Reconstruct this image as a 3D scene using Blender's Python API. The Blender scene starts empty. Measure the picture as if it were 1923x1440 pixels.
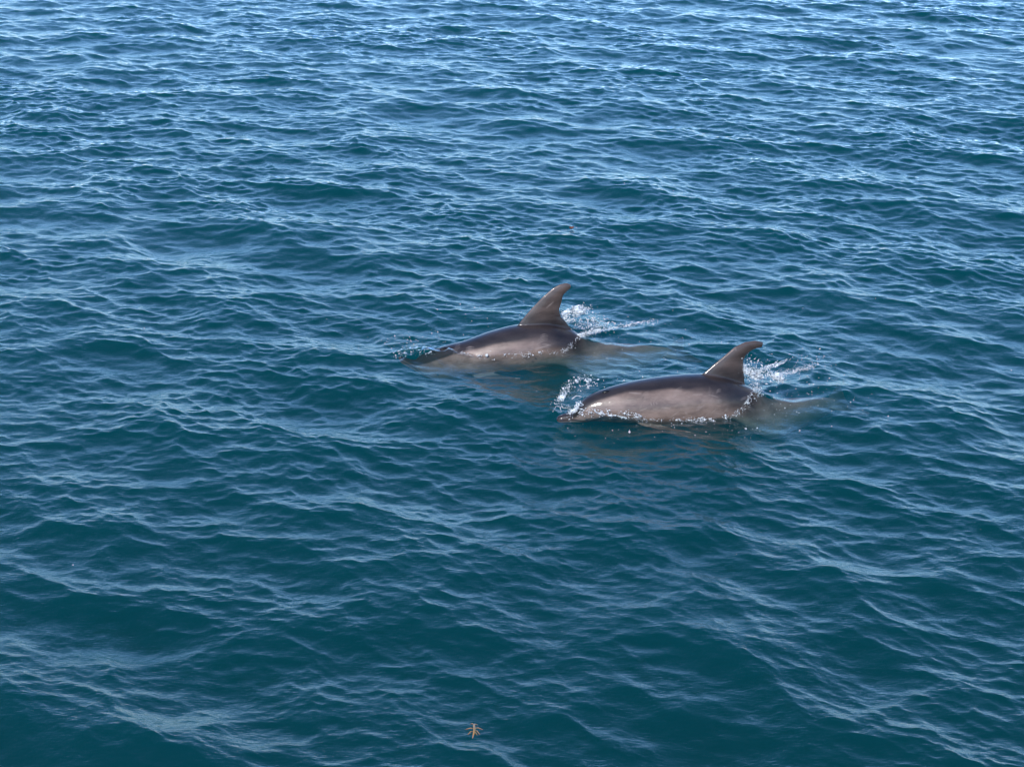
import bpy, math, random
import numpy as np
from mathutils import Vector

# ------------------------------------------------------------------ camera, sky, sun, exposure
S = bpy.context.scene
COL = S.collection
PITCH = math.radians(20.0)
HFOV = math.radians(30.0)
CAM_H = 5.0
cam_d = bpy.data.cameras.new("camera")
cam = bpy.data.objects.new("camera", cam_d)
COL.objects.link(cam)
cam.location = (0, 0, CAM_H)
cam.rotation_euler = (math.pi / 2 - PITCH, 0, 0)
cam_d.sensor_fit = 'HORIZONTAL'
cam_d.angle = HFOV
cam_d.clip_start = 0.1
cam_d.clip_end = 20000
S.camera = cam

SUN_EL = math.radians(38)
SUN_AZ = math.radians(203)          # clockwise from +Y: behind the camera, to its left
world = bpy.data.worlds.new("World")
S.world = world
world.use_nodes = True
wn = world.node_tree
sky = wn.nodes.new('ShaderNodeTexSky')
sky.sky_type = 'NISHITA'
sky.sun_disc = False
sky.sun_elevation = SUN_EL
sky.sun_rotation = SUN_AZ
sky.air_density = 0.9
sky.dust_density = 0.0
sky.ozone_density = 5.0
tint = wn.nodes.new('ShaderNodeMix')          # the clear deep blue of this day's sky
tint.data_type = 'RGBA'
tint.blend_type = 'MULTIPLY'
tint.inputs[0].default_value = 1.0
tint.inputs[7].default_value = (.83, .985, 1.11, 1)
wn.links.new(sky.outputs[0], tint.inputs[6])
wn.links.new(tint.outputs[2], wn.nodes['Background'].inputs[0])
wn.nodes['Background'].inputs[1].default_value = 0.138

sun_d = bpy.data.lights.new("sun", 'SUN')
sun_d.energy = 3.2
sun_d.angle = math.radians(0.5)
sun_d.color = (1.0, 0.965, 0.91)
sun = bpy.data.objects.new("sun", sun_d)
COL.objects.link(sun)
SUN_DIR = Vector((math.sin(SUN_AZ) * math.cos(SUN_EL), math.cos(SUN_AZ) * math.cos(SUN_EL), math.sin(SUN_EL)))
sun.rotation_euler = SUN_DIR.to_track_quat('Z', 'Y').to_euler()

S.view_settings.view_transform = 'Standard'
S.view_settings.look = 'None'
S.view_settings.gamma = 1
S.view_settings.use_curve_mapping = False
S.view_settings.exposure = 0.65
S.render.engine = 'CYCLES'
S.cycles.max_bounces = 10
S.cycles.transparent_max_bounces = 16
S.cycles.volume_bounces = 1
S.cycles.caustics_reflective = False
S.cycles.caustics_refractive = False
S.cycles.use_denoising = True
S.cycles.denoising_prefilter = 'ACCURATE'
S.cycles.filter_width = 1.3

RNG = np.random.default_rng(11)
random.seed(5)

# ------------------------------------------------------------------ helpers
FPX = 961.5 / math.tan(HFOV / 2)


def ray(u, v):
    """direction of the photograph's pixel (u, v)"""
    x, y = (u - 961.5) / FPX, (720 - v) / FPX
    c, s = math.cos(PITCH), math.sin(PITCH)
    return np.array([x, c + y * s, -s + y * c])


def at_z(u, v, z=0.0):
    d = ray(u, v)
    return np.array([0, 0, CAM_H]) + d * ((z - CAM_H) / d[2])


def smooth(a, b, x):
    t = np.clip((x - a) / (b - a), 0, 1)
    return t * t * (3 - 2 * t)


def pchip(xs, ys):
    xs, ys = np.asarray(xs, float), np.asarray(ys, float)
    h = np.diff(xs)
    dl = np.diff(ys) / h
    m = np.zeros_like(ys)
    for i in range(1, len(xs) - 1):
        if dl[i - 1] * dl[i] > 0:
            w1, w2 = 2 * h[i] + h[i - 1], h[i] + 2 * h[i - 1]
            m[i] = (w1 + w2) / (w1 / dl[i - 1] + w2 / dl[i])
    m[0], m[-1] = dl[0], dl[-1]

    def f(x):
        x = np.clip(np.asarray(x, float), xs[0], xs[-1])
        i = np.clip(np.searchsorted(xs, x) - 1, 0, len(xs) - 2)
        t = (x - xs[i]) / h[i]
        return ((2 * t ** 3 - 3 * t ** 2 + 1) * ys[i] + (t ** 3 - 2 * t ** 2 + t) * h[i] * m[i]
                + (-2 * t ** 3 + 3 * t ** 2) * ys[i + 1] + (t ** 3 - t ** 2) * h[i] * m[i + 1])
    return f


def mesh_from(name, v, f, smooth_shade=True):
    me = bpy.data.meshes.new(name)
    v = np.asarray(v, np.float32)
    f = np.asarray(f, np.int32)
    n = f.shape[1]
    me.vertices.add(len(v))
    me.vertices.foreach_set('co', v.ravel())
    me.loops.add(f.size)
    me.loops.foreach_set('vertex_index', f.ravel())
    me.polygons.add(len(f))
    me.polygons.foreach_set('loop_start', np.arange(0, f.size, n, dtype=np.int32))
    if smooth_shade:
        me.polygons.foreach_set('use_smooth', np.ones(len(f), bool))
    me.update(calc_edges=True)
    me.validate()
    return me


def link(name, me, mat=None, parent=None):
    o = bpy.data.objects.new(name, me)
    COL.objects.link(o)
    if mat:
        me.materials.clear()
        me.materials.append(mat)
    if parent:
        o.parent = parent
    return o


def tag(o, label=None, cat=None, group=None, kind=None):
    for k, v in (('label', label), ('category', cat), ('group', group), ('kind', kind)):
        if v:
            o[k] = v
    return o


def material(name):
    m = bpy.data.materials.new(name)
    m.use_nodes = True
    nt = m.node_tree
    nt.nodes.clear()
    out = nt.nodes.new('ShaderNodeOutputMaterial')
    return m, nt, out


def N(nt, t, **kw):
    n = nt.nodes.new(t)
    for k, v in kw.items():
        setattr(n, k, v)
    return n


def mth(nt, op, a, b=None, c=None, clamp=False):
    n = N(nt, 'ShaderNodeMath', operation=op, use_clamp=clamp)
    for i, x in enumerate((a, b, c)):
        if x is None:
            continue
        if isinstance(x, (int, float)):
            n.inputs[i].default_value = x
        else:
            nt.links.new(x, n.inputs[i])
    return n.outputs[0]


# ------------------------------------------------------------------ the two dolphins' places (needed by the sea)
class Place:
    def __init__(s, u, v, z, yaw, axis, bend):
        s.bend = bend
        s.o = at_z(u, v, 0.0)
        s.z = z
        s.yaw = yaw
        s.c, s.s = math.cos(yaw), math.sin(yaw)
        s.axis = pchip(*zip(*axis))

    def lat(s, x):
        return s.bend * np.maximum(0, x - 1.1) ** 2      # the tail swung away to the side

    def local(s, x, y):
        dx, dy = x - s.o[0], y - s.o[1]
        lx = dx * s.c + dy * s.s
        return lx, -dx * s.s + dy * s.c - s.lat(lx)

    def world(s, p):
        p = np.asarray(p, float)
        return np.stack([s.o[0] + p[..., 0] * s.c - p[..., 1] * s.s,
                         s.o[1] + p[..., 0] * s.s + p[..., 1] * s.c, p[..., 2]], -1)


NEAR = Place(1045, 787, 0.0, math.radians(12), [(0, .0), (.15, .018), (.33, .025), (.75, .04), (1.085, .045),
             (1.3, .02), (1.47, -.04), (1.70, -.168), (2.1, -.165), (2.45, -.19)], .22)
FAR = Place(748, 668, 0.0, math.radians(10), [(0, -.020), (.15, -.090), (.26, -.122), (.5, -.118), (.75, -.065),
            (1.0, -.022), (1.2, -.01), (1.4, -.045), (1.62, -.160), (2.0, -.165), (2.45, -.16)], .10)

ST = np.array([  # x, top, bottom, half width
    (0.000, .004, -.006, .004), (0.006, .014, -.018, .016), (0.03, .024, -.032, .031), (0.09, .031, -.042, .040),
    (0.135, .040, -.051, .048), (0.16, .066, -.058, .058), (0.19, .100, -.067, .075), (0.24, .132, -.084, .096),
    (0.32, .162, -.110, .122), (0.45, .190, -.146, .155), (0.65, .212, -.188, .186), (0.90, .222, -.212, .200),
    (1.15, .215, -.203, .188), (1.40, .180, -.168, .152), (1.70, .155, -.148, .122), (1.95, .118, -.112, .084),
    (2.15, .078, -.076, .050), (2.30, .038, -.038, .024), (2.38, .018, -.018, .012)])
TOP, BOT, HW = (pchip(ST[:, 0], ST[:, i]) for i in (1, 2, 3))

# ------------------------------------------------------------------ the sea: wave field
DIR1 = math.atan2(-math.cos(math.radians(46)), -math.sin(math.radians(46)))
DIR2 = math.atan2(-math.cos(math.radians(18)), math.sin(math.radians(18)))


def wave_tile(n, L, lmin, lmax, slope, seed, spread=4.0, w2=0.45):
    r = np.random.default_rng(seed)
    k1 = np.fft.fftfreq(n, L / n) * 2 * np.pi
    kx, ky = np.meshgrid(k1, k1, indexing='ij')
    k = np.hypot(kx, ky)
    k[0, 0] = 1
    th = np.arctan2(ky, kx)

    def D(t0):
        return np.abs(np.cos((th - t0))) ** spread
    d = D(DIR1) + w2 * D(DIR2) + 0.018
    lam = 2 * np.pi / k
    win = 1 / (1 + (lmin / lam) ** 8) / (1 + (lam / lmax) ** 6)
    amp = np.sqrt(k ** -4.0 * d * win)
    amp[0, 0] = 0
    z = (r.standard_normal((n, n)) + 1j * r.standard_normal((n, n))) * amp
    sx = np.fft.ifft2(1j * kx * z).real
    sy = np.fft.ifft2(1j * ky * z).real
    q = slope / math.sqrt((sx ** 2 + sy ** 2).mean())
    h = np.fft.ifft2(z).real * q
    dx = np.fft.ifft2(1j * kx / k * z).real * q
    dy = np.fft.ifft2(1j * ky / k * z).real * q
    return L / n, np.stack([dx, dy, h], -1).astype(np.float32)


def sample(tile, x, y):
    s, a = tile
    n = a.shape[0]
    fx, fy = x / s, y / s
    ix, iy = np.floor(fx).astype(np.int64), np.floor(fy).astype(np.int64)
    tx, ty = (fx - ix)[..., None].astype(np.float32), (fy - iy)[..., None].astype(np.float32)
    i0, j0, i1, j1 = ix % n, iy % n, (ix + 1) % n, (iy + 1) % n
    return (a[i0, j0] * (1 - tx) + a[i1, j0] * tx) * (1 - ty) + (a[i0, j1] * (1 - tx) + a[i1, j1] * tx) * ty


T_A = wave_tile(2048, 47.0, 0.16, 1.9, 0.135, 8, 3.0, .38)
T_B = wave_tile(1024, 11.3, 0.07, 0.20, 0.120, 4, 3.6, .4)
T_C = wave_tile(1024, 4.1, 0.03, 0.10, 0.080, 5, 3.0, .5)
CHOP = 1.55


def outline_dist(pl, x, y):
    """signed-ish distance outside the floating outline, and local coordinates"""
    lx, ly = pl.local(x, y)
    cx = np.clip(lx, 0.02, 1.55)
    w = HW(cx) * 0.93
    return np.hypot(lx - cx, np.maximum(np.abs(ly) - w, 0)), lx, ly


def wave(x, y, spacing):
    """displacement (dx, dy, z) of the sea surface at rest position x, y"""
    a = sample(T_A, x, y)
    b = sample(T_B, x, y)
    c = sample(T_C, x, y)
    patch = sample(T_A, x * .37 + 13, y * .37 + 5)[..., 2]
    gust = np.clip(1.0 + 10.5 * patch, .34, 1.55)
    fb = np.clip(.11 / spacing / 1.5 - .2, 0, 1) * gust
    fc = np.clip(.045 / spacing / 1.4 - .35, 0, 1) * gust
    fa = np.clip(.5 / spacing / 2.0, 0, 1)
    lee = .62 + .38 * smooth(9.5, 14.5, np.hypot(x, y))        # calmer in the lee of the boat
    fb, fc = fb * lee * (1 + .45 * smooth(14, 27, np.hypot(x, y))), fc * lee
    ext = np.zeros_like(x)
    for pl in (NEAR, FAR):
        d, lx, ly = outline_dist(pl, x, y)
        if d.min() > 3:
            continue
        calm = np.exp(-(d / .45) ** 2)
        fa = fa * (1 - .5 * calm)
        slick = 1 - .45 * np.exp(-(d / .5) ** 2)
        fb, fc = fb * slick, fc * slick
        edge = np.exp(-(d / .07) ** 2)
        fc = fc * (1 + 5 * edge)
        slick = 1 - .55 * smooth(1.2, 1.6, lx) * smooth(3.0, 2.2, lx) * np.exp(-(ly / .4) ** 2)
        fb, fc = fb * slick, fc * slick
        fb = fb * (1 + .5 * np.exp(-(d / .2) ** 2))
        # rings running off the body
        ext += .003 * np.sin(2 * np.pi * d / .13 + 1.5 * np.sin(lx * 7)) * np.exp(-d / .30) * smooth(0, .05, d)
        # wake behind the back fin: a trough between two low ridges
        t = np.clip(lx - 1.35, 0, None)
        ridge = .09 + .22 * t
        ext += .035 * np.exp(-((np.abs(ly) - ridge) / .06) ** 2) * smooth(1.3, 1.55, lx) * np.exp(-t / .7)
        ext += .018 * np.exp(-(ly / .12) ** 2) * smooth(1.4, 1.55, lx) * np.exp(-t / .5)
        if pl is NEAR:   # water sliding off the jaw on the near side
            ext += .080 * np.exp(-((ly + .03 + .9 * HW(np.clip(lx, .02, 1.5))) / .065) ** 2) * smooth(.06, .16, lx) * smooth(.75, .38, lx)
            ext += .105 * np.exp(-((lx - 1.47) / .17) ** 2 - ((ly + .10) / .13) ** 2)
            ext += .02 * np.exp(-((lx + .02) / .06) ** 2 - ((ly - .06) / .08) ** 2)
        else:            # the sea bulging and breaking up over the sunken head
            rough = np.exp(-((lx - .12) / .28) ** 2 - (ly / .22) ** 2)
            fb, fc = fb * (1 + 1.6 * rough), fc * (1 + 1.6 * rough)
            ext += .075 * np.exp(-((lx - 1.44) / .17) ** 2 - ((ly + .09) / .13) ** 2)
            ext += .03 * np.exp(-((ly + .20) / .09) ** 2) * smooth(.3, .5, lx) * smooth(1.35, 1.1, lx)
            ext += .070 * np.exp(-((lx - .17) / .16) ** 2 - (ly / .15) ** 2)
            ext += .06 * np.exp(-((lx - .34) / .17) ** 2 - ((ly + .12) / .09) ** 2)
    out = a * fa[..., None] + b * fb[..., None] + c * fc[..., None]
    out[..., 0] *= CHOP
    out[..., 1] *= CHOP
    out[..., 2] += ext
    return out


def sea_z(x, y):
    x, y = np.atleast_1d(np.asarray(x, float)), np.atleast_1d(np.asarray(y, float))
    px, py = x.copy(), y.copy()
    for _ in range(3):
        w = wave(px, py, np.hypot(px, py) * .0015)
        px, py = x - w[..., 0], y - w[..., 1]
    return wave(px, py, np.hypot(px, py) * .0015)[..., 2]


def growing(a, b, first, g, cap):
    out, s = [a], first
    while out[-1] < b:
        out.append(out[-1] + s)
        s = min(s * g, cap)
    return out


def build_sea():
    fine = math.radians(17.7)
    st = 0.00125
    az = list(np.arange(0, fine, st))
    az += [a for a in growing(az[-1] + st, math.pi, st, 1.035, .12)][:-1]
    az = np.array(az)
    az = az * (math.pi / (az[-1] + .06))if az[-1] > math.pi else az
    az = np.concatenate([-az[:0:-1], az])
    r = [8.0]
    while r[-1] < 34.5:
        r.append(r[-1] * (1.0010 + .0008 * (r[-1] - 8) / 26))
    g = 1.0018
    while r[-1] < 6000:
        g = 1 + min((g - 1) * 1.045, .2)
        r.append(r[-1] * g)
    inner, q, g = [], 8.0, 1.00165
    while q > .6:
        g = 1 + min((g - 1) * 1.05, .15)
        q /= g
        inner.append(q)
    r = np.array(inner[::-1] + r)
    nr, na = len(r), len(az)
    dr = np.gradient(r)
    da = np.gradient(az)
    A, R = np.meshgrid(az, r)
    X, Y = R * np.sin(A), R * np.cos(A)
    SP = np.maximum(dr[:, None] * np.ones_like(A), R * da[None, :])
    V = np.empty((nr, na, 3), np.float32)
    for i in range(0, nr, 100):
        s = slice(i, i + 100)
        w = wave(X[s], Y[s], SP[s])
        V[s, :, 0] = X[s] + w[..., 0]
        V[s, :, 1] = Y[s] + w[..., 1]
        V[s, :, 2] = w[..., 2]
    idx = np.arange(nr * na).reshape(nr, na)
    nx = np.roll(idx, -1, 1)
    quads = np.stack([idx[:-1], idx[1:], nx[1:], nx[:-1]], -1).reshape(-1, 4)[:, ::-1]
    v = V.reshape(-1, 3)
    base = len(v)
    rim = np.stack([X[-1], Y[-1], np.full(na, -9.0)], -1)
    v = np.concatenate([v, rim, [[0, 0, 0], [0, 0, -9.0]]])
    ri = base + np.arange(na)
    rj = np.roll(ri, -1)
    skirt = np.stack([idx[-1], ri, rj, nx[-1]], -1)[:, ::-1]
    ce, cb = base + na, base + na + 1
    # fans of degenerate-free quads are awkward: use triangles written as a second face set
    tri = np.concatenate([np.stack([np.full(na, ce), nx[0], idx[0]], -1),
                          np.stack([np.full(na, cb), ri, rj], -1)])
    me = bpy.data.meshes.new('sea')
    q = np.concatenate([quads, skirt])
    me.vertices.add(len(v))
    me.vertices.foreach_set('co', np.asarray(v, np.float32).ravel())
    loops = np.concatenate([q.ravel(), tri.ravel()]).astype(np.int32)
    me.loops.add(len(loops))
    me.loops.foreach_set('vertex_index', loops)
    ls = np.concatenate([np.arange(len(q)) * 4, len(q) * 4 + np.arange(len(tri)) * 3]).astype(np.int32)
    me.polygons.add(len(ls))
    me.polygons.foreach_set('loop_start', ls)
    me.polygons.foreach_set('use_smooth', np.ones(len(ls), bool))
    me.update(calc_edges=True)
    print('sea', nr, na, len(ls))
    return me


def sea_material():
    m, nt, out = material('sea_water')
    L = nt.links.new
    co = N(nt, 'ShaderNodeNewGeometry')
    mp = N(nt, 'ShaderNodeMapping')
    mp.inputs['Rotation'].default_value = (0, 0, math.radians(20))
    mp.inputs['Scale'].default_value = (1.0, 1.9, 1.0)
    L(co.outputs['Position'], mp.inputs[0])
    nz = N(nt, 'ShaderNodeTexNoise')
    nz.inputs['Scale'].default_value = 26
    nz.inputs['Detail'].default_value = 3
    nz.inputs['Roughness'].default_value = .5
    nz.inputs['Distortion'].default_value = .6
    L(mp.outputs[0], nz.inputs['Vector'])
    bp = N(nt, 'ShaderNodeBump')
    bp.inputs['Strength'].default_value = 1.0
    bp.inputs['Distance'].default_value = .0030
    L(nz.outputs[0], bp.inputs['Height'])
    # Schlick reflectance from the angle between view and ripple
    dt = N(nt, 'ShaderNodeVectorMath', operation='DOT_PRODUCT')
    L(co.outputs['Incoming'], dt.inputs[0])
    L(bp.outputs[0], dt.inputs[1])
    c = mth(nt, 'ABSOLUTE', dt.outputs['Value'])
    p5 = mth(nt, 'POWER', mth(nt, 'SUBTRACT', 1.0, c, clamp=True), 5.0)
    F = mth(nt, 'MULTIPLY_ADD', p5, .98, .02, clamp=True)
    tr = N(nt, 'ShaderNodeBsdfTransparent')
    gl = N(nt, 'ShaderNodeBsdfGlossy')
    gl.inputs['Roughness'].default_value = .03
    gl.inputs['Color'].default_value = (1, 1, 1, 1)
    L(bp.outputs[0], gl.inputs['Normal'])
    mx = N(nt, 'ShaderNodeMixShader')
    L(F, mx.inputs[0])
    L(tr.outputs[0], mx.inputs[1])
    L(gl.outputs[0], mx.inputs[2])
    L(mx.outputs[0], out.inputs['Surface'])
    sc = N(nt, 'ShaderNodeVolumeScatter')
    sc.inputs['Color'].default_value = (.003, .088, .087, 1)
    sc.inputs['Density'].default_value = 2.7
    ab = N(nt, 'ShaderNodeVolumeAbsorption')
    ab.inputs['Color'].default_value = (.15, .50, .56, 1)
    ab.inputs['Density'].default_value = 2.7
    ad = N(nt, 'ShaderNodeAddShader')
    L(sc.outputs[0], ad.inputs[0])
    L(ab.outputs[0], ad.inputs[1])
    L(ad.outputs[0], out.inputs['Volume'])
    return m


SEA_MAT = sea_material()
sea = link('sea', build_sea(), SEA_MAT)
tag(sea, 'teal blue sea covered in small choppy waves', 'sea', kind='structure')


# ------------------------------------------------------------------ dolphins
def skin_material():
    m, nt, out = material('wet_dolphin_skin')
    L = nt.links.new
    at = {}
    for k in ('cape', 'belly', 'fin', 'scar', 'mouth', 'gloss'):
        a = N(nt, 'ShaderNodeAttribute', attribute_name=k)
        at[k] = a.outputs['Fac']
    tc = N(nt, 'ShaderNodeTexCoord')
    nz = N(nt, 'ShaderNodeTexNoise')
    nz.inputs['Scale'].default_value = 7
    nz.inputs['Detail'].default_value = 7
    nz.inputs['Roughness'].default_value = .62
    mp = N(nt, 'ShaderNodeMapping')
    mp.inputs['Scale'].default_value = (.6, 1, 1.6)
    L(tc.outputs['Object'], mp.inputs[0])
    L(mp.outputs[0], nz.inputs['Vector'])

    def mix(f, a, b):
        n = N(nt, 'ShaderNodeMix', data_type='RGBA')
        if isinstance(f, float):
            n.inputs[0].default_value = f
        else:
            L(f, n.inputs[0])
        for i, x in ((6, a), (7, b)):
            if isinstance(x, tuple):
                n.inputs[i].default_value = x + (1,)
            else:
                L(x, n.inputs[i])
        return n.outputs[2]
    ct = N(nt, 'ShaderNodeMapRange')
    ct.inputs['From Min'].default_value = .3
    ct.inputs['From Max'].default_value = .7
    L(nz.outputs[0], ct.inputs['Value'])
    flank = mix(ct.outputs[0], (.075, .050, .040), (.240, .168, .138))
    c = mix(at['belly'], flank, (.36, .30, .245))
    cape = mix(ct.outputs[0], (.012, .0085, .0085), (.038, .028, .026))
    c = mix(at['cape'], c, cape)
    fin = mix(ct.outputs[0], (.034, .0235, .020), (.102, .071, .061))
    c = mix(at['fin'], c, fin)
    c = mix(mth(nt, 'MULTIPLY', at['scar'], .42), c, (.36, .29, .26))
    c = mix(at['mouth'], c, (.02, .017, .018))
    b = N(nt, 'ShaderNodeBsdfPrincipled')
    L(c, b.inputs['Base Color'])
    b.inputs['Roughness'].default_value = .42
    b.inputs['IOR'].default_value = 1.4
    L(mth(nt, 'MULTIPLY', at['gloss'], .9), b.inputs['Coat Weight'])
    L(mth(nt, 'MULTIPLY', at['gloss'], .5), b.inputs['Specular IOR Level'])
    b.inputs['Coat Roughness'].default_value = .10
    b.inputs['Coat IOR'].default_value = 1.33
    bp = N(nt, 'ShaderNodeBump')
    bp.inputs['Strength'].default_value = .32
    bp.inputs['Distance'].default_value = .006
    n2 = N(nt, 'ShaderNodeTexNoise')
    n2.inputs['Scale'].default_value = 20
    n2.inputs['Detail'].default_value = 5
    n2.inputs['Roughness'].default_value = .6
    L(tc.outputs['Object'], n2.inputs['Vector'])
    L(n2.outputs[0], bp.inputs['Height'])
    L(bp.outputs[0], b.inputs['Normal'])
    L(bp.outputs[0], b.inputs['Coat Normal'])
    L(b.outputs[0], out.inputs[0])
    return m


SKIN = skin_material()


def plain(name, col, rough, spec=.5, coat=0.0):
    m, nt, out = material(name)
    b = N(nt, 'ShaderNodeBsdfPrincipled')
    tc = N(nt, 'ShaderNodeTexCoord')
    nz = N(nt, 'ShaderNodeTexNoise')
    nz.inputs['Scale'].default_value = 60
    nt.links.new(tc.outputs['Object'], nz.inputs['Vector'])
    rp = N(nt, 'ShaderNodeMix', data_type='RGBA')
    nt.links.new(nz.outputs[0], rp.inputs[0])
    rp.inputs[6].default_value = tuple(x * .7 for x in col) + (1,)
    rp.inputs[7].default_value = tuple(min(1, x * 1.3) for x in col) + (1,)
    nt.links.new(rp.outputs[2], b.inputs['Base Color'])
    b.inputs['Roughness'].default_value = rough
    b.inputs['Specular IOR Level'].default_value = spec
    b.inputs['Coat Weight'].default_value = coat
    nt.links.new(b.outputs[0], out.inputs[0])
    return m


EYE = plain('dark_wet_eye', (.012, .010, .010), .08)
HOLE = plain('dark_blowhole', (.008, .007, .007), .3)


def loft(rings, cap=True):
    """rings: (m, n, 3) closed rings -> quads and end fans"""
    m, n, _ = rings.shape
    v = rings.reshape(-1, 3)
    i = np.arange(m * n).reshape(m, n)
    j = np.roll(i, -1, 1)
    f = [list(q) for q in np.stack([i[:-1], j[:-1], j[1:], i[1:]], -1).reshape(-1, 4)]
    v = list(v)
    for e, rev in ((0, False), (m - 1, True)):
        c = len(v)
        v.append(rings[e].mean(0))
        for k in range(n):
            t = [c, i[e, (k + 1) % n], i[e, k]]
            f.append(t[::-1] if rev else t)
    return v, f


def foil(le, te, th, nrm, n=20):
    """one ring of a fin between leading and trailing edge points"""
    le, te = np.array(le, float), np.array(te, float)
    t = np.linspace(0, np.pi, n // 2 + 1)
    u = (1 - np.cos(t)) / 2
    y = th * 1.6 * (np.sqrt(np.clip(u, 0, 1)) * (1 - u) ** .8 + .12 * np.sin(np.pi * u)) + .0045 * np.sin(t)
    up = le + (te - le) * u[:, None] + np.array(nrm) * y[:, None]
    dn = le + (te - le) * u[:, None] - np.array(nrm) * y[:, None]
    return np.concatenate([up, dn[-2:0:-1]])


def dolphin_mesh(name, pl, fin_ribs, scars, cape_scale, seed, head):
    V, F = [], []

    def add(v, f):
        b = len(V)
        V.extend([tuple(x) for x in v])
        F.extend([[int(k) + b for k in q] for q in f])
    xs = np.unique(np.concatenate([np.linspace(0, .04, 8) ** 1.0, np.linspace(.04, .36, 34), np.linspace(.36, 2.38, 70)]))
    a = np.linspace(0, 2 * np.pi, 48, endpoint=False)
    ca, sa = np.cos(a), np.sin(a)
    e = 2 / 2.15
    cy = np.sign(ca) * np.abs(ca) ** e
    cz = np.sign(sa) * np.abs(sa) ** e
    rings = []
    for x in xs:
        z = np.where(cz > 0, cz * TOP(x), -cz * BOT(x))
        y = cy * HW(x)
        # keeled tail stock, flatter forehead sides
        rings.append(np.stack([np.full_like(z, x), y, z], -1))
    add(*loft(np.array(rings)))
    # back fin
    add(*loft(np.array([foil((l[0], 0, l[1]), (t[0], 0, t[1]), th, (0, 1, 0), 24) for l, t, th in fin_ribs])))
    # flippers
    for s in (-1, 1):
        ribs = []
        for t, le, te, th in ((0, (.54, .10, -.10), (.72, .10, -.11), .022), (.2, (.595, .165, -.14), (.755, .16, -.145), .017),
                              (.5, (.70, .22, -.165), (.82, .212, -.17), .012), (.8, (.83, .258, -.18), (.895, .25, -.185), .008),
                              (1, (.93, .275, -.19), (.95, .272, -.192), .004)):
            ribs.append(foil((le[0], s * le[1], le[2]), (te[0], s * te[1], te[2]), th, (0, .45 * s, .9)))
        add(*loft(np.array(ribs)))
        rib2 = []
        for le, te, th in (((2.17, 0), (2.40, 0), .020), ((2.22, .08), (2.42, .08), .014), ((2.30, .18), (2.45, .19), .010),
                           ((2.39, .27), (2.475, .27), .007), ((2.455, .315), (2.485, .31), .004)):
            rib2.append(foil((le[0], s * le[1], 0), (te[0], s * te[1], 0), th, (0, 0, 1)))
        add(*loft(np.array(rib2)))
    me0 = bpy.data.meshes.new('tmp')
    me0.from_pydata(V, [], F)
    me0.update()
    import bmesh
    bm = bmesh.new()
    bm.from_mesh(me0)
    bmesh.ops.recalc_face_normals(bm, faces=bm.faces)
    bm.to_mesh(me0)
    bm.free()
    tmp = bpy.data.objects.new('tmp', me0)
    COL.objects.link(tmp)
    md = tmp.modifiers.new('r', 'REMESH')
    md.mode = 'VOXEL'
    md.voxel_size = .0058
    md.use_smooth_shade = True
    ms = tmp.modifiers.new('s', 'SMOOTH')
    ms.factor = .5
    ms.iterations = 8
    me = bpy.data.meshes.new_from_object(tmp.evaluated_get(bpy.context.evaluated_depsgraph_get()))
    bpy.data.objects.remove(tmp)
    me.name = name
    n = len(me.vertices)
    co = np.empty(n * 3, np.float32)
    me.vertices.foreach_get('co', co)
    co = co.reshape(-1, 3)
    x, y, z = co.T
    r = np.random.default_rng(seed)
    wob = sum(.012 * np.sin(x * f + p) for f, p in ((5, r.random() * 6), (11, r.random() * 6), (23, 2))) * .25
    cf = pchip([0, .14, .18, .33, .5, .75, 1.0, 1.2, 1.35, 1.5, 1.8, 2.4],
               head + [.84, .80, .68, .40, .02, -.30, -.40, -.8])
    zc = TOP(x) * cf(x) * cape_scale + wob
    soft = .010 + .11 * smooth(.85, 1.4, x)
    cape = smooth(-1, 1, (z - zc) / soft)
    # cape fades out behind the fin: tail stock paled to show through the water
    cape *= 1 - .95 * smooth(1.40, 1.62, x)
    belly = smooth(-.055, -.15, z + .05 * np.sin(x * 3)) * smooth(2.2, 1.6, x)
    belly = np.maximum(belly, smooth(.0, -.022, z + .012) * smooth(.30, .1, x) * .8)
    fz = fin_ribs[1][0][1]
    flip = (np.abs(y) > HW(x) * .97 + .006) & (x > .5) & (x < .9) & (z < -.1)
    fluke = smooth(2.2, 2.35, x)
    belly = np.maximum(belly, .4 * smooth(1.4, 1.65, x) * smooth(.13, .02, z)) * ~flip
    fin = smooth(fz - .04, fz + .11, z) * smooth(fin_ribs[0][0][0], fin_ribs[0][0][0] + .05, x)
    scar = np.zeros(n)
    for (x0, z0, x1, z1, w) in scars:
        dx, dz = x1 - x0, z1 - z0
        t = np.clip(((x - x0) * dx + (z - z0) * dz) / (dx * dx + dz * dz), 0, 1)
        d = np.hypot(x - x0 - t * dx, z - z0 - t * dz)
        scar = np.maximum(scar, np.exp(-(d / w) ** 2) * (y < 0.01) * .8 * (.5 + .5 * np.sin(np.pi * np.clip(t, .1, .9))))
    for _ in range(26):                       # rake marks of other dolphins' teeth
        gx, gz, ga, gl = r.uniform(.4, 1.4), r.uniform(-.06, .15), r.normal(0, .5), r.uniform(.03, .09)
        st = r.uniform(.35, .9)
        for q in range(r.integers(2, 5)):
            x0, z0 = gx + q * .004, gz + q * .011
            dx, dz = gl * math.cos(ga), gl * math.sin(ga)
            t = np.clip(((x - x0) * dx + (z - z0) * dz) / (gl * gl), 0, 1)
            d = np.hypot(x - x0 - t * dx, z - z0 - t * dz - .006 * np.sin(3 * t))
            scar = np.maximum(scar, np.exp(-(d / .0032) ** 2) * st * np.sin(np.pi * np.clip(t, .15, .85)))
    ml = pchip([0, .1, .2, .235, .3], [-.004, -.012, -.036, -.026, -.02])(x)
    mouth = np.exp(-((z - ml) / .008) ** 2) * smooth(.25, .22, x) * .9
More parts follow.
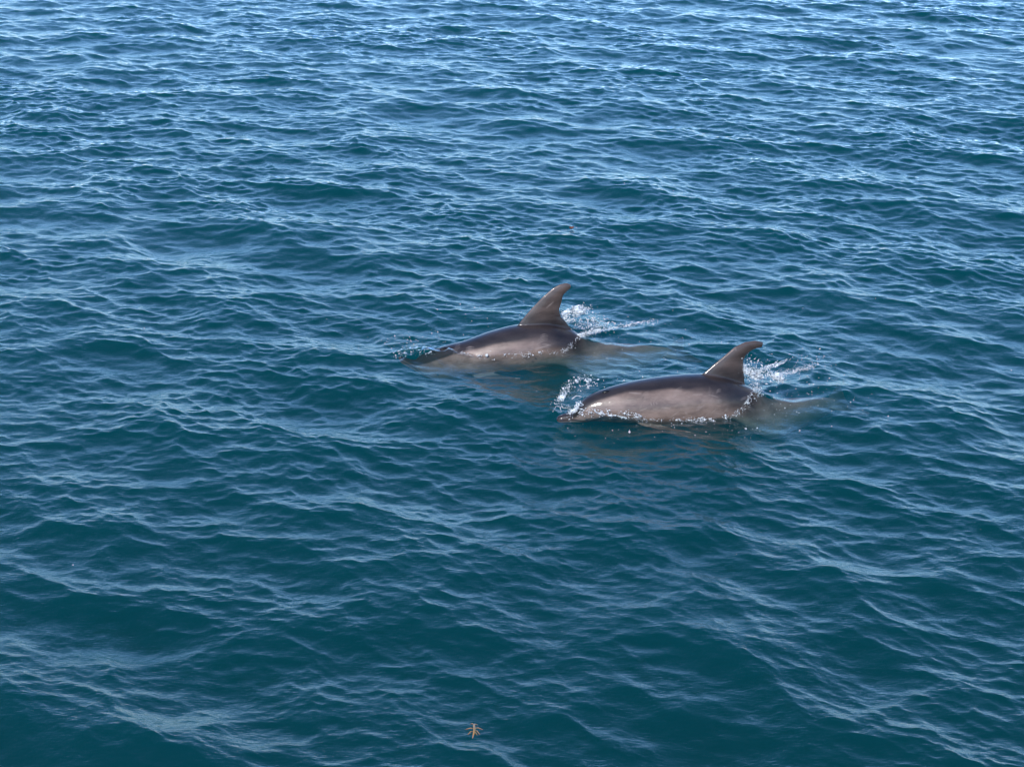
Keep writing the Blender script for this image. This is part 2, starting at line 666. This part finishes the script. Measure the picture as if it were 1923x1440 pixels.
    fin = np.maximum(np.maximum(fin, flip * .8), fluke)
    for k, arr in (('cape', cape), ('belly', belly), ('fin', fin), ('scar', scar), ('mouth', mouth)):
        at = me.attributes.new(k, 'FLOAT', 'POINT')
        at.data.foreach_set('value', arr.astype(np.float32))
    up = smooth(.0, .07, z - TOP(x)) * (x > fin_ribs[0][0][0])     # the fin stands on the back as one piece
    co[:, 2] += (1 - up) * pl.axis(x) + up * pl.axis(fin_ribs[1][0][0] + .08)
    co[:, 1] += pl.lat(co[:, 0])
    # water lifts what lies under it towards the eye: keep the sunken belly and flippers shallow
    w = pl.world(co)
    sz = sea_z(w[:, 0], w[:, 1])
    deep = np.maximum(0, sz - co[:, 2])
    co[:, 2] += deep * (.52 * smooth(.12, .34, co[:, 0]) if pl is NEAR else .30 * smooth(.3, .6, co[:, 0])) * smooth(1.5, 1.15, co[:, 0])
    # skin under water has no gloss of its own: water against wet skin barely reflects
    w = pl.world(co)
    at = me.attributes.new('gloss', 'FLOAT', 'POINT')
    at.data.foreach_set('value', smooth(-.012, .004, w[:, 2] - sea_z(w[:, 0], w[:, 1])).astype(np.float32))
    me.vertices.foreach_set('co', co.ravel())
    me.polygons.foreach_set('use_smooth', np.ones(len(me.polygons), bool))
    me.update()
    return me, co


def ellipsoid(c, rx, ry, rz, nu=14, nv=10, tilt=0):
    v = []
    for i in range(nv + 1):
        p = math.pi * i / nv
        for j in range(nu):
            q = 2 * math.pi * j / nu
            X, Y, Z = rx * math.sin(p) * math.cos(q), ry * math.sin(p) * math.sin(q), rz * math.cos(p)
            X, Z = X * math.cos(tilt) - Z * math.sin(tilt), X * math.sin(tilt) + Z * math.cos(tilt)
            v.append((c[0] + X, c[1] + Y, c[2] + Z))
    f = []
    for i in range(nv):
        for j in range(nu):
            k = (j + 1) % nu
            f.append((i * nu + j, (i + 1) * nu + j, (i + 1) * nu + k, i * nu + k))
    return v, f


def dolphin(pl, fin_ribs, scars, cape_scale, seed, head, label):
    root = bpy.data.objects.new('dolphin', None)
    COL.objects.link(root)
    root.empty_display_size = .2
    root.location = pl.o
    root.rotation_euler = (0, 0, pl.yaw)
    tag(root, label, 'dolphin', 'dolphins swimming side by side')
    me, co = dolphin_mesh('body', pl, fin_ribs, scars, cape_scale, seed, head)
    link('body', me, SKIN, root)
    for s in (-1, 1):
        x = .30
        e = mesh_from('eye', *ellipsoid((x, s * (HW(x) * .985), -.018 + pl.axis(x)), .010, .005, .007))
        link('eye', e, EYE, root)
    x = .36
    b = mesh_from('blowhole', *ellipsoid((x, -.022, TOP(x) * .984 + pl.axis(x)), .030, .020, .010, tilt=.25))
    link('blowhole', b, HOLE, root)
    return root, co


b0 = .212
FIN_NEAR = [((1.02, b0 - .07), (1.52, b0 - .13), .030), ((1.08, b0 - .005), (1.445, b0 - .050), .026),
            ((1.175, b0 + .078), (1.424, b0 + .030), .022), ((1.262, b0 + .142), (1.420, b0 + .088), .019),
            ((1.338, b0 + .200), (1.440, b0 + .128), .017), ((1.422, b0 + .232), (1.480, b0 + .158), .015),
            ((1.510, b0 + .234), (1.528, b0 + .170), .013), ((1.574, b0 + .212), (1.565, b0 + .172), .010)]
b1 = .237
FIN_FAR = [((.90, b1 - .07), (1.54, b1 - .13), .030), ((.975, b1 + .0), (1.405, b1 - .045), .026),
           ((1.07, b1 + .108), (1.325, b1 + .025), .021), ((1.165, b1 + .206), (1.306, b1 + .090), .018),
           ((1.250, b1 + .276), (1.326, b1 + .152), .016), ((1.312, b1 + .306), (1.336, b1 + .208), .014),
           ((1.366, b1 + .312), (1.374, b1 + .244), .013), ((1.400, b1 + .296), (1.396, b1 + .262), .010)]
SC_NEAR = [(.80, -.02, .86, .02, .003), (.93, -.01, .91, .02, .003), (.52, .168, .60, .160, .004),
           (.98, .13, 1.05, .125, .003), (1.10, .12, 1.17, .10, .003), (.42, .02, .47, -.04, .005), (1.34, .43, 1.35, .39, .003),
           (.66, .10, .665, .085, .003), (.68, .10, .685, .085, .003), (.70, .10, .705, .085, .003), (1.46, .47, 1.50, .485, .005),
           (.58, .05, .63, .065, .003), (1.0, .02, 1.06, .05, .003), (1.12, -.02, 1.15, .02, .003), (.74, .06, .80, .05, .003)]
SC_FAR = [(.40, .06, .46, .02, .004), (1.08, .07, 1.20, .085, .005), (1.14, .10, 1.2, .085, .004), (.55, -.02, .62, -.03, .004),
          (.8, .05, .86, .065, .003), (1.2, .36, 1.25, .40, .006)]
near_dolphin, NEAR_CO = dolphin(NEAR, FIN_NEAR, SC_NEAR, 1.0, 21, [.1, .3, .58, .80],
        'nearer grey dolphin with a hooked back fin and its head out of the water')
far_dolphin, FAR_CO = dolphin(FAR, FIN_FAR, SC_FAR, .93, 22, [-.1, .25, .45, .74],
        'farther grey dolphin with a tall upright back fin and its head under water')


# ------------------------------------------------------------------ splashes
def water_drop_material():
    m, nt, out = material('water_drops')
    b = N(nt, 'ShaderNodeBsdfPrincipled')
    b.inputs['Base Color'].default_value = (.95, .98, 1, 1)
    b.inputs['Roughness'].default_value = .16
    b.inputs['IOR'].default_value = 1.33
    b.inputs['Transmission Weight'].default_value = 1
    g = N(nt, 'ShaderNodeBsdfTransparent')
    g.inputs['Color'].default_value = (.97, .98, .98, 1)
    gl = N(nt, 'ShaderNodeBsdfGlossy')
    gl.inputs['Roughness'].default_value = .42
    lw = N(nt, 'ShaderNodeFresnel')
    lw.inputs['IOR'].default_value = 1.6
    mx = N(nt, 'ShaderNodeMixShader')
    nt.links.new(lw.outputs[0], mx.inputs[0])
    nt.links.new(g.outputs[0], mx.inputs[1])
    nt.links.new(gl.outputs[0], mx.inputs[2])
    df = N(nt, 'ShaderNodeBsdfDiffuse')          # white mixed in to imitate the bright sparkle of sunlit drops
    df.inputs[0].default_value = (.9, .92, .94, 1)
    m2 = N(nt, 'ShaderNodeMixShader')
    m2.inputs[0].default_value = .5
    nt.links.new(mx.outputs[0], m2.inputs[1])
    nt.links.new(df.outputs[0], m2.inputs[2])
    nt.links.new(m2.outputs[0], out.inputs[0])
    return m


def foam_material(lace):
    m, nt, out = material('torn_white_water' if lace else 'fine_white_spray')
    b = N(nt, 'ShaderNodeBsdfPrincipled')
    tc = N(nt, 'ShaderNodeNewGeometry')
    nz = N(nt, 'ShaderNodeTexNoise')
    nz.inputs['Scale'].default_value = 90
    nt.links.new(tc.outputs['Position'], nz.inputs['Vector'])
    rp = N(nt, 'ShaderNodeMix', data_type='RGBA')
    nt.links.new(nz.outputs[0], rp.inputs[0])
    rp.inputs[6].default_value = (.86, .89, .91, 1)
    rp.inputs[7].default_value = (.97, .97, .97, 1)
    nt.links.new(rp.outputs[2], b.inputs['Base Color'])
    b.inputs['Roughness'].default_value = .25
    b.inputs['IOR'].default_value = 1.33
    tr = N(nt, 'ShaderNodeBsdfTransparent')
    mx = N(nt, 'ShaderNodeMixShader')
    n2 = N(nt, 'ShaderNodeTexNoise')             # lace: holes torn through the white water
    n2.inputs['Scale'].default_value = 55
    n2.inputs['Detail'].default_value = 6
    n2.inputs['Roughness'].default_value = .7
    nt.links.new(tc.outputs['Position'], n2.inputs['Vector'])
    n3 = N(nt, 'ShaderNodeTexNoise')
    n3.inputs['Scale'].default_value = 16
    nt.links.new(tc.outputs['Position'], n3.inputs['Vector'])
    mr = N(nt, 'ShaderNodeMapRange', interpolation_type='SMOOTHSTEP')
    mr.inputs['From Min'].default_value = 1.0
    mr.inputs['From Max'].default_value = 1.2
    mr.inputs['To Max'].default_value = .92
    nt.links.new(mth(nt, 'ADD', n2.outputs[0], n3.outputs[0]), mr.inputs['Value'])
    if lace:
        nt.links.new(mr.outputs[0], mx.inputs[0])
    else:
        mx.inputs[0].default_value = .8
    nt.links.new(tr.outputs[0], mx.inputs[1])
    tl = N(nt, 'ShaderNodeBsdfTranslucent')
    nt.links.new(rp.outputs[2], tl.inputs[0])
    m2 = N(nt, 'ShaderNodeMixShader')
    m2.inputs[0].default_value = .35
    nt.links.new(b.outputs[0], m2.inputs[1])
    nt.links.new(tl.outputs[0], m2.inputs[2])
    nt.links.new(m2.outputs[0], mx.inputs[2])
    nt.links.new(mx.outputs[0], out.inputs[0])
    return m


DROP = water_drop_material()
LACE = foam_material(True)
FOAM = foam_material(False)


def ico():
    t = (1 + 5 ** .5) / 2
    v = np.array([(-1, t, 0), (1, t, 0), (-1, -t, 0), (1, -t, 0), (0, -1, t), (0, 1, t), (0, -1, -t), (0, 1, -t),
                  (t, 0, -1), (t, 0, 1), (-t, 0, -1), (-t, 0, 1)], float)
    v /= np.linalg.norm(v[0])
    f = [(0, 11, 5), (0, 5, 1), (0, 1, 7), (0, 7, 10), (0, 10, 11), (1, 5, 9), (5, 11, 4), (11, 10, 2), (10, 7, 6),
         (7, 1, 8), (3, 9, 4), (3, 4, 2), (3, 2, 6), (3, 6, 8), (3, 8, 9), (4, 9, 5), (2, 4, 11), (6, 2, 10), (8, 6, 7), (9, 8, 1)]
    v = list(v)
    mid = {}
    g = []

    def m(a, b):
        k = (min(a, b), max(a, b))
        if k not in mid:
            p = v[a] + v[b]
            v.append(p / np.linalg.norm(p))
            mid[k] = len(v) - 1
        return mid[k]
    for a, b, c in f:
        x, y, z = m(a, b), m(b, c), m(c, a)
        g += [(a, x, z), (b, y, x), (c, z, y), (x, y, z)]
    return np.array(v), np.array(g), np.array(f)


ICO_V, ICO_F, ICO_F0 = ico()


class Spray:
    """water drops and shreds of white water, gathered into one uncountable splash"""
    def __init__(s, seed):
        s.r = np.random.default_rng(seed)
        s.items = []
        s.puffs = []

    def drop(s, p, size, stretch=1.0, d=None):
        s.items.append((np.asarray(p, float), size, stretch, d))

    def puff(s, p, axes, rough=.5):
        """a torn lump of white water: axes are three half-length vectors"""
        nu, nv_ = 40, 26
        th = np.linspace(0, np.pi, nv_)[:, None]
        ph = np.linspace(0, 2 * np.pi, nu, endpoint=False)[None, :]
        d = np.stack([np.sin(th) * np.cos(ph), np.sin(th) * np.sin(ph), np.cos(th) + 0 * ph], -1)
        rad = np.ones(d.shape[:2])
        for f in (2.5, 5, 9, 15):
            for _ in range(3):
                w = s.r.standard_normal(3) * f
                rad += rough * .55 / f ** .75 * np.sin(d @ w + s.r.random() * 6.28)
        rad = np.clip(rad, .25, 2.2)
        v = p + (d * rad[..., None]) @ np.asarray(axes, float)
        i = np.arange(nu * nv_).reshape(nv_, nu)
        j = np.roll(i, -1, 1)
        f = np.concatenate([np.stack([i[:-1], i[1:], j[1:]], -1).reshape(-1, 3), np.stack([i[:-1], j[1:], j[:-1]], -1).reshape(-1, 3)])
        s.puffs.append((v.reshape(-1, 3), f))

    def puffs_along(s, pts, n, long, fat, lift=.6, spread=.3):
        pts = np.asarray(pts, float)
        L = np.r_[0, np.cumsum(np.linalg.norm(np.diff(pts, axis=0), axis=1))]

        def at(q):
            return np.array([np.interp(q, L, pts[:, k]) for k in range(3)])
        for _ in range(n):
            q = s.r.random() * L[-1]
            p = at(q)
            d = at(min(q + .02, L[-1])) - at(max(q - .02, 0))
            d /= np.linalg.norm(d) + 1e-9
            w = np.cross(d, s.r.standard_normal(3))
            w /= np.linalg.norm(w)
            u = np.cross(d, w)
            k = math.exp(s.r.standard_normal() * .35)
            s.puff(p + s.r.standard_normal(3) * fat * spread * np.array([1, 1, .6]),
                   [d * long * k, w * fat * k, u * fat * k * lift], .75)

    def along(s, pts, n, spread, size, up=0.0, stretch=1.6, taper=0.0):
        """n drops scattered about a polyline; spread and size may be (start, end)"""
        pts = np.asarray(pts, float)
        L = np.r_[0, np.cumsum(np.linalg.norm(np.diff(pts, axis=0), axis=1))]
        for _ in range(n):
            t = s.r.random()
            t = t ** (1 + taper)
            q = t * L[-1]
            p = np.array([np.interp(q, L, pts[:, k]) for k in range(3)])
            sp = spread if np.isscalar(spread) else spread[0] + (spread[1] - spread[0]) * t
            sz = size if np.isscalar(size) else size[0] + (size[1] - size[0]) * t
            p = p + s.r.standard_normal(3) * sp * np.array([1, 1, .7])
            p[2] += abs(s.r.standard_normal()) * up
            s.drop(p, sz * math.exp(s.r.standard_normal() * .5), 1 + s.r.random() * stretch)

    def thread(s, pts, r0, r1, n=40, wob=.004):
        """a rope of water"""
        pts = np.asarray(pts, float)
        L = np.r_[0, np.cumsum(np.linalg.norm(np.diff(pts, axis=0), axis=1))]
        for i in range(n):
            t = i / (n - 1)
            p = np.array([np.interp(t * L[-1], L, pts[:, k]) for k in range(3)])
            d = np.array([np.interp(min(1, t + .03) * L[-1], L, pts[:, k]) for k in range(3)]) - p
            p += s.r.standard_normal(3) * wob
            s.drop(p, (r0 + (r1 - r0) * t) * (.7 + .6 * s.r.random()), 1.8, d)

    def build(s, name, mat, label, cat='splash'):
        nv = 12
        n = len(s.items)
        IV, IF = ICO_V[:12], ICO_F0
        V = np.empty((n, nv, 3))
        for i, (p, sz, st, d) in enumerate(s.items):
            if d is None or np.linalg.norm(d) < 1e-6:
                d = s.r.standard_normal(3)
            d = d / np.linalg.norm(d)
            lump = IV * (1 + .22 * s.r.standard_normal((nv, 1)))
            al = lump @ d
            V[i] = p + sz * (lump + (st - 1) * al[:, None] * d)
        F = (IF[None] + (np.arange(n) * nv)[:, None, None]).reshape(-1, 3)
        V = V.reshape(-1, 3)
        n0 = len(F)
        for pv, pf in s.puffs:
            F = np.concatenate([F, pf + len(V)])
            V = np.concatenate([V, pv])
        o = link(name, mesh_from(name, V, F), mat)
        if s.puffs:
            o.data.materials.append(LACE)
            o.data.polygons.foreach_set('material_index', (np.arange(len(F)) >= n0).astype(np.int32))
        tag(o, label, cat, kind='stuff')
        return o


def on(pl, u, v, ly=0.0):
    """the point on the dolphin's long vertical plane (offset ly sideways) seen at pixel u, v"""
    d = ray(u, v)
    n = np.array([-pl.s, pl.c, 0])
    o = np.array([0, 0, CAM_H])
    q = pl.o + n * ly
    return o + d * (np.dot(q - o, n) / np.dot(d, n))


def poly(pl, pts, ly=0.0):
    return np.array([on(pl, u, v, ly) for u, v in pts])


def waterline(pl, co, x0, x1, n, r, near=True):
    """points of the skin at the surface on the camera's side"""
    m = (co[:, 0] > x0) & (co[:, 0] < x1) & ((co[:, 1] < pl.lat(co[:, 0])) if near else (co[:, 1] > 0))
    c = co[m]
    w = pl.world(c)
    h = sea_z(w[:, 0], w[:, 1])
    k = np.abs(w[:, 2] - h) < .012
    w = w[k]
    return w[r.integers(0, len(w), n)] if len(w) else w


def froth(white, clear, pl, co, x0, x1, nw, nc, size, wide=.013):  # white beads stand in for sun glints among the broken water
    """glittering broken water in uneven clumps along the waterline"""
    r = white.r
    ph = r.random(4) * 6.28
    for s, n, off, sz in ((white, nw, wide, size), (clear, nc, .03, size * 1.5)):
        for p in waterline(pl, co, x0, x1, n * 2, r):
            lx, _ = pl.local(p[0], p[1])
            den = .5 + .5 * math.sin(lx * 23 + ph[0]) * math.sin(lx * 41 + ph[1]) + .3 * math.sin(lx * 97 + ph[2])
            if r.random() > max(0, den) ** 2.4:
                continue
            q = p + r.standard_normal(3) * np.array([.012, off, .004])
            q[1] -= abs(r.standard_normal()) * off
            q[2] = max(p[2], sea_z(q[0], q[1])[0]) + .002
            s.drop(q, sz * math.exp(r.standard_normal() * .5), 1.5)


def scatter_on_sea(s, pl, n, lx, ly, size, hop=.0):
    for _ in range(n):
        p = np.array([s.r.normal(*lx), s.r.normal(*ly), 0])
        w = pl.world(p)
        z = sea_z(w[0], w[1])[0]
        w[2] = z + abs(s.r.standard_normal()) * hop
        s.drop(w, size * math.exp(s.r.standard_normal() * .45), 1.2)


# nearer dolphin
A = Spray(1)     # white water
B = Spray(2)     # clear drops
P = lambda *a: poly(NEAR, *a)
A.puffs_along(P([(1052, 752), (1061, 736)], .02), 4, .035, .018)
A.puffs_along(P([(1066, 726), (1074, 716)], .05), 2, .02, .008)
A.puffs_along(P([(1066, 777), (1080, 770), (1086, 764)], -.06), 5, .022, .009)
A.along(P([(1050, 752), (1062, 733), (1066, 725)], .02), 300, (.014, .022), 0.0013)
A.along(P([(1066, 725), (1078, 712), (1104, 708)], .05), 150, .018, 0.0011)
A.along(P([(1070, 775), (1082, 766), (1090, 755)], -.05), 340, .012, 0.0013)
A.thread(P([(1038, 774), (1045, 762), (1062, 766), (1078, 772)], -.02), .0010, .0016, 90, .003)
A.along(P([(1036, 758), (1052, 759), (1072, 766)], .0), 70, .008, .0013)
A.thread(P([(1074, 749), (1082, 743), (1092, 745)], .02), .002, .0015, 30, .002)
A.thread(P([(1052, 765), (1054, 774)], -.04), .002, .001, 14, .001)
B.along(P([(1085, 722), (1105, 720), (1120, 712)], .10), 90, .03, .0022)
A.puffs_along(P([(1120, 774), (1165, 783), (1230, 794)], -.16), 16, .016, .005, .6, 1.2)
froth(A, B, NEAR, NEAR_CO, .08, .60, 620, 300, .0012, .05)
froth(A, B, NEAR, NEAR_CO, .55, .95, 200, 120, .0011, .022)
froth(A, B, NEAR, NEAR_CO, .95, 1.6, 760, 260, .0011, .035)
A.puffs_along(P([(1345, 786), (1375, 772), (1405, 752)], -.13), 14, .015, .004, .6, 1.5)
A.puffs_along(P([(1398, 690), (1410, 700), (1424, 706)], .03), 9, .045, .022)
A.puffs_along(P([(1440, 705), (1455, 706), (1468, 714)], .05), 7, .04, .018)
A.puffs_along(P([(1425, 700), (1440, 690), (1452, 686)], .06), 3, .05, .007)
A.puffs_along(P([(1480, 700), (1500, 695), (1520, 690)], .08), 4, .04, .009)
A.along(P([(1396, 688), (1410, 702), (1425, 712)], .03), 714, .030, 0.0014)
A.along(P([(1440, 702), (1460, 708), (1468, 714)], .05), 408, .022, 0.0014)
A.along(P([(1415, 720), (1425, 735), (1400, 752)], -.02), 544, .022, 0.0012)
A.along(P([(1420, 700), (1440, 690), (1463, 681)], .06), 238, .010, 0.0012)
A.along(P([(1468, 702), (1495, 696), (1528, 687)], .08), 408, .016, 0.0013)
B.along(P([(1400, 670), (1430, 690), (1460, 700)], .05), 150, .05, .0024)
B.along(P([(1460, 690), (1520, 680), (1560, 672)], .1), 90, .06, .0022)
scatter_on_sea(B, NEAR, 150, (1.75, .35), (.05, .25), .0021, .02)
scatter_on_sea(B, NEAR, 90, (.9, .5), (.45, .2), .002, .05)
scatter_on_sea(B, NEAR, 60, (1.0, .5), (-.4, .12), .002, .01)
A.build('white_splash', FOAM, 'white splashes round the snout, flank and fin of the nearer dolphin')
B.build('water_droplets', DROP, 'clear water drops scattered round the nearer dolphin', 'droplets')

# farther dolphin
A = Spray(3)
B = Spray(4)
P = lambda *a: poly(FAR, *a)
A.puffs_along(P([(1060, 598), (1070, 586), (1085, 581), (1092, 582)], .06), 12, .045, .020)
A.puffs_along(P([(1082, 632), (1095, 629), (1115, 624)], -.03), 8, .045, .014)
A.puffs_along(P([(1115, 612), (1130, 611)], .05), 3, .03, .010)
A.puffs_along(P([(1140, 618), (1165, 613), (1195, 607)], .06), 4, .04, .006)
A.along(P([(1056, 602), (1066, 588), (1085, 582), (1104, 582)], .06), 646, .020, 0.0014)
A.along(P([(1060, 604), (1075, 600)], .05), 170, .018, 0.0014)
A.along(P([(1078, 632), (1090, 630), (1112, 624), (1128, 618)], -.03), 544, (.018, .014), 0.0014)
A.along(P([(1090, 612), (1120, 612), (1135, 612)], .05), 340, .03, 0.0013)
A.along(P([(1130, 620), (1160, 614), (1200, 607), (1232, 602)], .06), 374, .014, 0.0014)
B.along(P([(1070, 595), (1100, 600), (1140, 610)], .05), 180, .05, .0026)
froth(A, B, FAR, FAR_CO, .36, 1.0, 230, 120, .0011, .018)
froth(A, B, FAR, FAR_CO, .95, 1.6, 600, 220, .0011, .03)
A.puffs_along(P([(1000, 664), (1030, 658), (1062, 648)], -.14), 12, .015, .004, .6, 1.5)
A.along(P([(740, 668), (762, 662), (790, 662), (815, 665)], -.03), 110, .022, .0013)
A.puffs_along(P([(742, 669), (765, 661), (815, 664)], -.05), 9, .016, .004, .6, 1.2)
scatter_on_sea(B, FAR, 90, (.1, .15), (.30, .15), .002, .02)
scatter_on_sea(B, FAR, 110, (1.8, .45), (.1, .3), .0021, .03)
scatter_on_sea(B, FAR, 60, (.6, .5), (.6, .3), .002, .08)
A.build('white_splash', FOAM, 'white splashes behind the fin and along the flank of the farther dolphin')
B.build('water_droplets', DROP, 'clear water drops scattered round the farther dolphin', 'droplets')


# ------------------------------------------------------------------ things adrift
def tube(pts, radii, n=8):
    pts = np.asarray(pts, float)
    rings = []
    for i, p in enumerate(pts):
        d = pts[min(i + 1, len(pts) - 1)] - pts[max(i - 1, 0)]
        d /= np.linalg.norm(d)
        u = np.cross(d, (0, 0, 1.0))
        if np.linalg.norm(u) < .1:
            u = np.cross(d, (1.0, 0, 0))
        u /= np.linalg.norm(u)
        w = np.cross(u, d)
        a = np.linspace(0, 2 * np.pi, n, endpoint=False)
        rings.append(p + radii[i] * (np.cos(a)[:, None] * u + np.sin(a)[:, None] * w))
    return loft(np.array(rings))


def mesh_pd(name, v, f):
    me = bpy.data.meshes.new(name)
    me.from_pydata([tuple(map(float, x)) for x in v], [], [tuple(map(int, q)) for q in f])
    me.polygons.foreach_set('use_smooth', np.ones(len(f), bool))
    me.update()
    return me


WEED = plain('brown_weed', (.30, .175, .055), .35, coat=.4)
FROND = plain('olive_frond', (.20, .135, .06), .35, coat=.4)
LEAF = plain('orange_leaf', (.24, .085, .05), .35, coat=.4)

p = at_z(890, 1366, 0)
p[2] = sea_z(p[0], p[1])[0]
sprig = bpy.data.objects.new('seaweed_sprig', None)
COL.objects.link(sprig)
sprig.location = p - np.array([0, 0, .001])
sprig.scale = (.9, .9, .9)
tag(sprig, 'small brown sprig of seaweed with spread fronds floating alone near the camera', 'seaweed')
link('stem', mesh_pd('stem', *tube([(.004, .062, .004), (.0, .035, .008), (.003, .0, .010), (.001, -.04, .008), (-.006, -.085, -.002)],
                                   [.003, .006, .007, .006, .002])), WEED, sprig)
for a in ([(.0, .0, .009), (-.02, .002, .012), (-.047, .001, .004)], [(.0, .0, .009), (.022, .006, .012), (.05, .0, .003)],
          [(.0, -.03, .008), (-.018, -.035, .011), (-.034, -.056, .003)], [(.0, -.02, .008), (.018, -.03, .012), (.035, -.056, .003)],
          [(.0, -.035, .008), (.010, -.045, .010), (.020, -.062, .003)], [(.0, .045, .007), (-.010, .055, .010), (-.022, .062, .003)],
          [(.0, .035, .008), (.010, .045, .011), (.022, .05, .004)]):
    link('frond', mesh_pd('frond', *tube(a, [.003, .0034, .0018])), FROND, sprig)

p = at_z(1073, 431, 0)
p[2] = sea_z(p[0], p[1])[0]
v, f = [], []
m_, n_ = 9, 7
for side in (1, -1):
    for i in range(m_):
        t = i / (m_ - 1)
        w = .010 * math.sin(math.pi * (.06 + .9 * t)) ** .8
        for j in range(n_):
            s_ = j / (n_ - 1) * 2 - 1
            v.append(((t - .5) * .042, s_ * w, .010 + .014 * s_ * s_ + .012 * (2 * t - 1) ** 2 + .0012 * side))
for i in range(m_ - 1):
    for j in range(n_ - 1):
        a = i * n_ + j
        f.append((a, a + n_, a + n_ + 1, a + 1))
        a += m_ * n_
        f.append((a, a + 1, a + n_ + 1, a + n_))
leaf = link('floating_leaf', mesh_pd('floating_leaf', v, f), LEAF)
leaf.location = p
leaf.rotation_euler = (math.radians(25), 0, math.radians(10))
tag(leaf, 'tiny curled orange leaf floating on the sea beyond the farther dolphin', 'leaf')

bub = Spray(9)
for _ in range(70):
    p = np.array([bub.r.uniform(-6, 7), bub.r.uniform(8.5, 26), 0])
    p[2] = sea_z(p[0], p[1])[0] + .001
    bub.drop(p, .0025 * math.exp(bub.r.standard_normal() * .3), 1.0)
bub.build('air_bubbles', FOAM, 'single white bubbles scattered over the open sea', 'bubbles')
